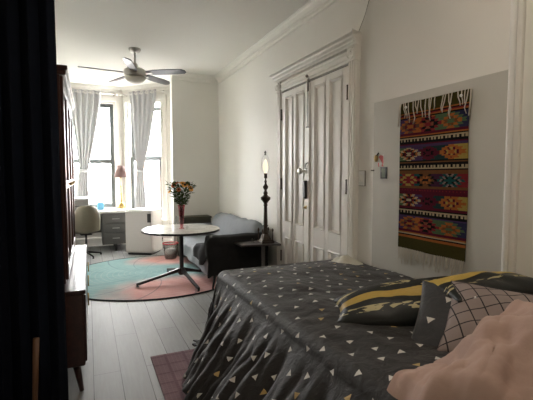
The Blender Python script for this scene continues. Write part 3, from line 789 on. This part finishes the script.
# ------------------------------------------------------------------ sofa
SF = thing('sofa', 'grey-blue covered sofa with rounded back along the right wall', 'sofa', (1.8, 5.9, 0))
FY0, FY1, FX0, FX1 = 4.86, 6.88, 1.40, 2.20
def cloth_box(name, f, mat, nu=40, nv=30, solid=0, parent=SF): return MB().grid(nu, nv, f).build(name, mat, parent, smooth=True, solid=solid)
def wr(x, y, z, a=.012): return a*fbm(x*5, y*5, z*5, 3)
def back(u, v):          # profile over the backrest, swept along y
    y = FY0+.05+(FY1-FY0-.08)*u
    end = min(1, u*9, (1-u)*9); end = math.sqrt(max(0, 1-(1-end)**2))
    prof = [(1.90, .40), (1.93, .55), (1.97, .70), (2.03, .79), (2.10, .82), (2.17, .79), (2.20, .70), (2.21, .45), (2.21, .20)]
    k = v*(len(prof)-1); i = min(int(k), len(prof)-2); f_ = k-i
    x = prof[i][0]*(1-f_)+prof[i+1][0]*f_; z = prof[i][1]*(1-f_)+prof[i+1][1]*f_
    z = .2+(z-.2)*(.80+.20*end)+.012*sin(u*12)*(.3+v*(1-v)); return (x+wr(x, y, z)*.8, y, z+wr(y, x, z)*1.2)
cloth_box('backrest', back, sofa_m, 70, 40, .02)
def seat(u, v):
    y = FY0+.1+(FY1-FY0-.2)*u
    prof = [(1.98, .41), (1.75, .43), (1.50, .44), (1.42, .42), (1.385, .36), (1.39, .26), (1.40, .15)]
    k = v*(len(prof)-1); i = min(int(k), len(prof)-2); f_ = k-i
    x = prof[i][0]*(1-f_)+prof[i+1][0]*f_; z = prof[i][1]*(1-f_)+prof[i+1][1]*f_
    return (x+.014*sin(y*9+z*12)*v*v+wr(x, y, z), y, z+wr(y, x, z, .015))
cloth_box('seat', seat, sofa_m, 70, 40, .02)
MB().box(1.42, 2.18, FY0+.05, FY1-.05, .16, .36).build('sofa_base', sofa_m, SF, bevel=.02)
for y0, y1 in ((FY0, FY0+.16), (FY1-.16, FY1)):
    MB().box(1.40, 2.19, y0, y1, .16, .62).build('armrest', sofa_m, SF, bevel=.06, seg=5)
for x, dx in ((1.46, -.05), (2.08, .04)):
    for y, dy in ((FY0+.05, -.07), (FY1-.12, .06)): MB().tube([(x, y, .19), (x+dx, y+dy, .012)], [.016, .011], 12).build('leg', iron_m, SF, smooth=True)
# black throw over the near arm and end
def throw(u, v):
    x = 1.30+.86*u
    prof = [(5.55, .475), (5.30, .49), (5.10, .56), (5.03, .655), (4.94, .67), (4.86, .655), (4.825, .58), (4.815, .42), (4.81, .28), (4.80, .19)]
    k = v*(len(prof)-1); i = min(int(k), len(prof)-2); f_ = k-i
    y = prof[i][0]*(1-f_)+prof[i+1][0]*f_; z = prof[i][1]*(1-f_)+prof[i+1][1]*f_
    hang = max(0, 1.385-x)
    if hang > 0:
        f2 = hang/.085; x = 1.385-.03*min(1, f2*3)-.02*sin(y*16); z -= f2*(.16+.14*max(0, sin(v*5.5))); y -= .01
    z = max(z, .17)
    if u > .7: z += 0
    return (x+wr(x, y, z, .014), y-abs(wr(y, x, z, .02))-.012*(1+sin(x*22+z*4))*(v > .7), z+wr(z, y, x, .01)+.008)
o = MB().grid(60, 60, throw).build('throw_blanket', throw_m, None, smooth=True, solid=-.01)
tag(o, 'black throw draped over the near arm of the grey sofa', 'blanket')

# box behind the sofa
o = thing('storage_box', 'dark olive box standing behind the far end of the sofa', 'box', (1.7, 7.07, 0))
om = plain('olive_board', (.07, .068, .045), .7)
MB().box(1.44, 2.0, 6.94, 7.2, .013, .69).build('box_body', om, o, bevel=.006); MB().box(1.43, 2.01, 6.93, 7.21, .69, .725).build('lid', om, o, bevel=.006)

# ------------------------------------------------------------------ side table and the tall candlestick lamp
tb = thing('side_table', 'small dark-topped side table with single post between bed and sofa', 'side table', (1.95, 4.62, 0))
MB().prism([(1.68, 4.52), (2.17, 4.42), (2.20, 4.76), (1.68, 4.785)], .585, .607).build('table_top', plain('dark_slate_top', (.045, .036, .032), .3), tb, bevel=.003)
MB().box(1.99, 2.03, 4.60, 4.64, .03, .585).build('post', steel_m, tb, bevel=.003)
MB().box(1.80, 2.12, 4.50, 4.74, 0, .03).build('base', iron_m, tb, bevel=.005)
LC = (2.035, 4.60); LZ = .607
lp = thing('candlestick_lamp', 'tall ornate dark bronze candlestick lamp without shade on the side table', 'lamp', (*LC, LZ))
b = MB(); b.box(LC[0]-.085, LC[0]+.085, LC[1]-.085, LC[1]+.085, LZ, LZ+.02)
def sq(r, z): return [(LC[0]-r, LC[1]-r, z), (LC[0]+r, LC[1]-r, z), (LC[0]+r, LC[1]+r, z), (LC[0]-r, LC[1]+r, z)]
b.hexa(sq(.075, LZ+.02), sq(.055, LZ+.045)); b.hexa(sq(.055, LZ+.045), sq(.03, LZ+.12)); b.build('base', bronze_m, lp, bevel=.004)
for dx, dy in ((-.068, -.068), (.068, -.068), (-.068, .068), (.068, .068)):
    MB().lathe([(.012, 0), (.014, .01), (.007, .02), (.007, .12), (.013, .13), (.011, .15), (.002, .165)], (LC[0]+dx, LC[1]+dy, LZ+.02), 12).build('corner_post', bronze_m, lp, smooth='auto')
MB().lathe([(.04, .11), (.046, .13), (.028, .15), (.024, .20), (.034, .215), (.024, .23), (.027, .25), (.021, .46), (.028, .475), (.020, .49), (.036, .52), (.060, .545), (.062, .575), (.034, .59), (.022, .61), (.030, .625), (.018, .65), (.015, .665), (.032, .69), (.034, .71), (.018, .73), (.010, .75), (.016, .77), (.016, .78), (.008, .79), (.008, .81), (.020, .815), (.020, .87), (.012, .875)], (*LC, LZ), 24).build('stem', bronze_m, lp, smooth='auto')
MB().lathe([(.012, .87), (.016, .885), (.030, .93), (.033, .96), (.026, 1.0), (.012, 1.04), (.002, 1.055)], (*LC, LZ), 20).build('bulb', glow_mat('warm_bulb', (.9, .76, .52), .25), lp, smooth=True)
hp = []
for i in range(25):
    t = i/24*PI*2; hp.append((LC[0]+.046*sin(t), LC[1]-.02*sin(t), LZ+.98-.125*cos(t)))
MB().tube(hp, .0025, 6).build('harp', chrome_m, lp, smooth=True)
MB().lathe([(.006, 0), (.012, .01), (.007, .02), (.014, .035), (.006, .05), (.002, .058)], (LC[0]-.004, LC[1], LZ+1.10), 12).build('finial', bronze_m, lp, smooth='auto')
o = MB().lathe([(.018, 0), (.022, .004), (.020, .05), (.022, .055)], (1.87, 4.62, .607), 16).build('small_glass', clear_m, None, smooth=True); tag(o, 'tiny clear glass standing left of the candlestick lamp', 'glass')

# ------------------------------------------------------------------ ceiling fan
FC = (.655, 6.1)
fan = thing('ceiling_fan', 'brushed silver ceiling fan with five blades and frosted bowl light', 'ceiling fan', (*FC, ZC))
MB().lathe([(.085, 0), (.085, -.02), (.06, -.05), (.025, -.06)][::-1], (*FC, ZC), 28).build('canopy', chrome_m, fan, smooth='auto')
MB().tube([(*FC, ZC-.05), (*FC, ZC-.22)], .014, 14).build('downrod', chrome_m, fan, smooth=True)
MB().lathe([(.12, -.40), (.15, -.385), (.162, -.345), (.155, -.305), (.11, -.275), (.05, -.26), (.03, -.21), (.015, -.20)], (*FC, ZC), 36).build('motor_housing', chrome_m, fan, smooth='auto')
MB().lathe([(.001, -.495), (.055, -.487), (.11, -.46), (.14, -.425), (.146, -.395), (.10, -.39)], (*FC, ZC), 36).build('bowl_light', bowl_m, fan, smooth=True)
for i in range(5):
    a = R(-31+72*i); q = Matrix.Translation((*FC, ZC-.345)) @ Matrix.Rotation(a, 4, 'Z')
    bl = MB(q @ Matrix.Rotation(R(-16), 4, 'X'))
    pl = [(.17, -.05), (.30, -.072), (.55, -.075), (.70, -.062), (.745, -.03), (.75, .02), (.72, .045), (.50, .058), (.28, .055), (.17, .045)]
    bl.prism(pl, -.006, .006); br_ = bl.build('blade', blade_m, fan, bevel=.002)
    MB(q).box(.10, .25, -.022, .022, -.014, -.002).build('blade_arm', chrome_m, br_, bevel=.003)

# ------------------------------------------------------------------ window curtains on rods
def rod(name, mt, x0, x1, label):
    r = thing(name, label, 'curtain rod', tuple(mt @ Vector((x0, -.12, 3.09))))
    MB(mt).tube([(x0, -.12, 3.09), (x1, -.12, 3.09)], .011, 12).build('pole', chrome_m, r, smooth=True)
    for x in (x0-.02, x1+.02): MB(mt).sphere((x, -.12, 3.09), .026, 10).build('finial', chrome_m, r, smooth=True)
    for x in (x0+.04, x1-.04): MB(mt).box(x-.008, x+.008, -.12, 0, 3.075, 3.085).build('bracket', chrome_m, r)
    return r
rod('curtain_rod', I, -.47, .56, 'thin silver rod carrying the curtain over the desk window')
rod('curtain_rod', ANG, .06, 1.06, 'thin silver rod carrying the curtain at the angled bay window')
def tied(label, mt, top, tie, bot, ztie, zbot, nf, ztop=3.14):
    def fn(u, v):
        z = ztop+(zbot-ztop)*v
        vt = (ztop-ztie)/(ztop-zbot)
        if v < vt:
            k = v/vt; s_ = k**1.5*(1-.0*k)
            l = top[0]+(tie[0]-top[0])*(k**1.1); r_ = top[1]+(tie[1]-top[1])*(k**1.35)
        else:
            k = (v-vt)/(1-vt); s_ = 1-k
            k2 = sin(k*PI/2); l = tie[0]+(bot[0]-tie[0])*k2; r_ = tie[1]+(bot[1]-tie[1])*k2
        w = r_-l; full = (top[1]-top[0])
        amp = .024*(.45+.55*w/full)
        return (l+w*u, -.12+amp*sin(u*nf*2*PI)+.006*sin(u*nf*4*PI+v*7), z+.0)
    c = thing('window_curtain', label, 'curtain', tuple(mt @ Vector((sum(top)/2, -.12, zbot))))
    MB(mt).grid(nf*14, 50, fn).build('cloth', curtain_m, c, smooth=True, solid=.002)
    MB(mt).lathe([(1, 0)]*2, n=3) if 0 else None
    w = (tie[1]-tie[0])/2+.012; cx = sum(tie)/2
    pts = [(cx+w*cos(t*PI/12), -.12+.045*sin(t*PI/12), ztie+.012*sin(t*PI/12)) for t in range(25)]
    m_ = MB(mt)
    vs = []; fs = []
    for x, y, z in pts: vs += [(x, y, z-.03), (x, y, z+.03)]
    for i in range(24): fs.append((i*2, i*2+2, i*2+3, i*2+1))
    m_.add(vs, fs).build('tieback', curtain_m, c, smooth=True, solid=.004)
    for i in range(nf):
        x = top[0]+(top[1]-top[0])*(i+.5)/nf
        pts = [(x, -.12+.034*cos(t*PI/8), 3.09+.034*sin(t*PI/8)) for t in range(17)]
        MB(mt).tube([(x+.03*cos(t*PI/8), -.155, 3.09+.03*sin(t*PI/8)) for t in range(17)], .006, 6).build('grommet', chrome_m, c, smooth=True)
    return c
tied('pale grey curtain tied back over the desk, at the left of the bay', I, (-.30, .28), (-.15, .0), (-.23, .0), 1.55, 1.02, 5)
tied('pale grey curtain tied back above the white fridge in the angled bay window', ANG, (.26, .92), (.42, .58), (.33, .64), 1.54, .50, 5)

# ------------------------------------------------------------------ desk group
dk = thing('desk', 'grey metal pedestal desk with pale top under the bay window', 'desk', (.1, 8.4, 0))
X0, X1, Y0, Y1 = -.50, .70, 8.13, 8.78
MB().box(X0, X1, Y0, Y1, .735, .775).build('desk_top', desk_top_m, dk, bevel=.006)
pd = MB().box(.22, X1-.01, Y0+.03, Y1-.02, .13, .735).build('pedestal', steel_m, dk, bevel=.006)
for z0, z1 in ((.545, .705), (.365, .53), (.155, .35)):
    d = MB().box(.245, X1-.035, Y0+.012, Y0+.03, z0, z1).build('drawer', steel_m, dk, bevel=.004)
    zc = (z0+z1)/2; h = MB().box(.40, .53, Y0-.006, Y0+.004, zc-.008, zc+.008).box(.405, .415, Y0, Y0+.014, zc-.006, zc+.006).box(.515, .525, Y0, Y0+.014, zc-.006, zc+.006)
    h.build('handle', chrome_m, d, bevel=.002)
MB().box(X0+.02, .21, Y0+.015, Y0+.03, .655, .73).build('centre_drawer', steel_m, dk, bevel=.004)
MB().box(X0+.02, .22, Y1-.06, Y1-.04, .30, .735).build('modesty_panel', steel_m, dk)
for x, y in ((.46, Y0+.06), (.46, Y1-.08), (-.46, Y0+.06), (-.46, Y1-.08)): 
    MB().box(x-.02, x+.02, y-.02, y+.02, 0, .135 if x > 0 else .735).build('leg', iron_m, dk, bevel=.003)
ch = thing('shell_chair', 'khaki moulded shell chair on a swivel base pulled up to the desk', 'chair', (-.06, 7.80, 0), R(8))
def shell(u, v):
    a = (u-.5)*2
    prof = [(.22, .45), (.16, .435), (.05, .42), (-.08, .42), (-.16, .45), (-.20, .52), (-.23, .66), (-.245, .80), (-.25, .93)]
    k = v*(len(prof)-1); i = min(int(k), len(prof)-2); f_ = k-i
    y = prof[i][0]*(1-f_)+prof[i+1][0]*f_; z = prof[i][1]*(1-f_)+prof[i+1][1]*f_
    hw = .225*(1-.0*v)
    if v > .75: hw *= 1-.35*((v-.75)/.25)**2.2
    if v < .12: hw *= .85+.15*v/.12
    return (a*hw, y+(.09*a*a*(v > .5 and 1 or v*2)), z+.06*a*a*(1-v)+(-.03*a**4*(v > .9)))
MB().grid(20, 32, shell).build('shell', shell_m, ch, smooth=True, solid=.008, world=False)
MB().tube([(0, 0, .07), (0, 0, .42)], .019, 14).build('post', iron_m, ch, smooth=True, world=False)
MB().box(-.09, .09, -.07, .07, .395, .412).build('seat_plate', iron_m, ch, world=False)
for i in range(4):
    a = PI/4+i*PI/2-.5; l = MB().tube([(0, 0, .085), (.27*cos(a), .27*sin(a), .035)], [.018, .012], 10).build('leg', iron_m, ch, smooth=True, world=False)
    MB().lathe([(.014, 0), (.016, .01), (.008, .03)], (.265*cos(a), .265*sin(a), 0), 12).build('foot_glide', iron_m, l, smooth='auto', world=False)
# things on the desk
o = thing('desktop_box', 'dark grey box unit on the desk behind the khaki chair', 'box', (-.14, 8.45, .775))
MB().box(-.30, .0, 8.35, 8.62, .776, .99).build('box_body', steel_m, o, bevel=.012)
MB().box(-.28, -.02, 8.342, 8.35, .86, .875).build('slot', black_m, o); MB().box(-.31, .01, 8.345, 8.63, .99, 1.01).build('lid', plain('grey_lid', (.22, .22, .22), .5), o, bevel=.005)
DL_ = (.59, 8.42)
dl = thing('desk_lamp', 'brass table lamp with dusty rose shade at the right end of the desk', 'lamp', (*DL_, .775))
MB().lathe([(.075, 0), (.078, .012), (.055, .02), (.045, .03), (.058, .05), (.066, .085), (.05, .12), (.03, .135), (.018, .15), (.024, .17), (.014, .20), (.014, .30), (.021, .315), (.013, .33), (.013, .45), (.019, .46), (.010, .48), (.008, .62), (.016, .63), (.016, .66)], (*DL_, .776), 22).build('base', brass_m, dl, smooth='auto')
for i in range(3):
    a = i*2.1+.5; MB().sphere((DL_[0]+.065*cos(a), DL_[1]+.065*sin(a), .82), .022, 8).build('ornament', brass_m, dl, smooth=True)
MB().lathe([(.125, .64), (.07, .87)], (*DL_, .776), 32, caps=False).build('lamp_shade', shade_m, dl, smooth=True, solid=.003)
MB().tube([(DL_[0], DL_[1], 1.43), (DL_[0], DL_[1], 1.615)], .004, 8).build('shade_rod', brass_m, dl, smooth=True)
MB().lathe([(.085, 0), (.085, .003)], (DL_[0], DL_[1], 1.605), 12).build('shade_ring', brass_m, dl) if 0 else None
pm = plain('white_paper', (.80, .79, .76), .8, var=.02)
for i, (x, y, w, h, rz, lab) in enumerate(((.42, 8.28, .20, .14, .2, 'loose white papers lying on the desk left of the brass lamp'), (.60, 8.24, .16, .12, -.3, 'small stack of white papers in front of the brass lamp'))):
    q = Matrix.Translation((x, y, .776)) @ Matrix.Rotation(rz, 4, 'Z')
    tag(MB(q).box(-w/2, w/2, -h/2, h/2, 0, .008+i*.01).build('paper_stack', pm), lab, 'papers')
o = thing('blue_patch_box', 'small blue box standing in for an unidentified blue patch below the window glass', 'box', (.21, 8.55, .776))  # box shape stands in for an unidentified blue patch
MB().box(.15, .27, 8.5, 8.6, .777, .915).build('box_body', plain('bright_blue_card', (.16, .45, .68), .5), o, bevel=.004)
MB().box(.148, .272, 8.498, 8.602, .915, .925).build('lid', plain('pale_blue_card', (.25, .55, .75), .5), o)

# mini fridge, bin, radiator
fg = thing('mini_fridge', 'off-white mini fridge standing between the desk and the round table', 'fridge', (.93, 7.75, 0), R(-32))
MB().box(-.25, .25, -.17, .26, .02, .80).build('body', fridge_m, fg, bevel=.012, world=False)
fd = MB().box(-.25, .25, -.225, -.175, .045, .795).build('door', fridge_m, fg, bevel=.010, world=False)
MB().box(.175, .245, -.232, -.222, .60, .76).build('handle', black_m, fd, bevel=.004, world=False)
MB().box(-.255, .255, -.20, .265, .80, .825).build('top', white_m, fg, bevel=.008, world=False)
MB().box(-.22, .22, -.20, .22, 0, .03).build('plinth', black_m, fg, world=False)
wb = thing('wastebasket', 'clear plastic wastebasket with a red rim beyond the round table', 'bin', (1.285, 7.0, 0))
MB().lathe([(.095, .0), (.10, .005), (.13, .27)], (1.285, 7.0, 0), 28, caps=False).build('basket', glass_mat('frosted_plastic', (.80, .80, .78), .1), wb, smooth=True, solid=.003)
MB().tube([(1.285+.132*cos(i*PI/16), 7.0+.132*sin(i*PI/16), .275) for i in range(33)], .008, 8).build('rim', plain('red_rim', (.55, .03, .04), .5), wb, smooth=True)
MB().lathe([(.088, .01), (.105, .12), (.085, .17), (.03, .19), (.001, .18)], (1.285, 7.0, 0), 20).build('bin_liner', plain('white_liner', (.75, .75, .74), .7, bump=.5), wb, smooth=True)
rd = thing('radiator', 'white column radiator under the angled bay window', 'radiator', (1.35, 8.05, 0))
RM = ANG @ Matrix.Translation((.80, -.14, 0))
for i in range(5):
    x = -.14+i*.07
    MB(RM).box(x-.025, x+.025, -.07, .07, .08, .58).build('column', rad_m, rd, bevel=.022, seg=4)
MB(RM).tube([(-.2, 0, .13), (.22, 0, .13)], .014).build('pipe', rad_m, rd, smooth=True)
MB(RM).lathe([(.02, 0), (.02, .05), (.03, .06), (.03, .085)], (.20, 0, .13), 14).build('valve', black_m, rd, smooth='auto')
MB(RM).tube([(.20, 0, .0), (.20, 0, .14)], .012).build('feed_pipe', rad_m, rd, smooth=True)
for x in (-.14, .14): MB(RM).box(x-.02, x+.02, -.06, .06, 0, .09).build('foot', rad_m, rd)

# ------------------------------------------------------------------ the street outside
GZ = -1.6
st('street', MB().box(-25, 25, 9.5, 60, GZ-.2, GZ), plain('asphalt', (.16, .16, .16), .9))
def brick(name, c1, c2):
    k = NT(name); v = k.sep(k.coord()); n = k.node('ShaderNodeTexBrick'); k.l.new(k.comb(v[0], v[2]), n.inputs[0]); n.inputs['Scale'].default_value = 4
    n.inputs['Color1'].default_value = c4(c1); n.inputs['Color2'].default_value = c4(c2); n.inputs['Mortar'].default_value = (.6, .57, .52, 1); k.base(n.outputs[0], .9); return k.m
for x0, x1, h, cc, lab in ((-9, -2.5, 5.0, (.62, .28, .20), 'pink brick house across the street, seen left through the desk window'),
                      (-2.2, 3.2, 3.4, (.78, .70, .64), 'pale rendered house across the street behind the lamp'),
                      (3.5, 10.5, 4.2, (.60, .30, .22), 'brick house across the street seen through the angled bay window')):
    h_ = thing('town_house', lab, 'building', ((x0+x1)/2, 34, GZ))
    MB().box(x0, x1, 34, 42, GZ, GZ+h).build('wall', brick('house_brick', cc, tuple(c*.85 for c in cc)), h_)
    MB().box(x0-.1, x1+.1, 33.8, 42, GZ+h, GZ+h+.3).build('cornice', white_m, h_)
    n_ = int((x1-x0)//1.7)
    for i in range(n_):
        for zz in (.9, 3.2):
            if zz+1.4 > h: continue
            x = x0+.6+i*1.7
            w = MB().box(x, x+.9, 33.93, 34.0, GZ+zz, GZ+zz+1.3).build('window', white_m, h_)
            MB().box(x+.1, x+.8, 33.9, 33.93, GZ+zz+.1, GZ+zz+1.2).build('pane', plain('dark_pane', (.10, .12, .14), .2), w)

# ------------------------------------------------------------------ camera and render settings
cam = bpy.data.cameras.new('camera'); co = bpy.data.objects.new('camera', cam); COL.objects.link(co)
cam.lens = 400/533*36; cam.sensor_width = 36; cam.clip_start = .05
co.location = (0, 0, 1.46); co.rotation_euler = (R(90-3.576), 0, R(-24))
sc = bpy.context.scene; sc.camera = co
sc.view_settings.view_transform = 'Standard'; sc.view_settings.look = 'None'; sc.view_settings.gamma = 1
sc.view_settings.exposure = 2.38; sc.view_settings.use_curve_mapping = False
sc.cycles.use_denoising = True; sc.cycles.max_bounces = 12; sc.cycles.diffuse_bounces = 8; sc.cycles.transparent_max_bounces = 12
sc.cycles.sample_clamp_indirect = 8
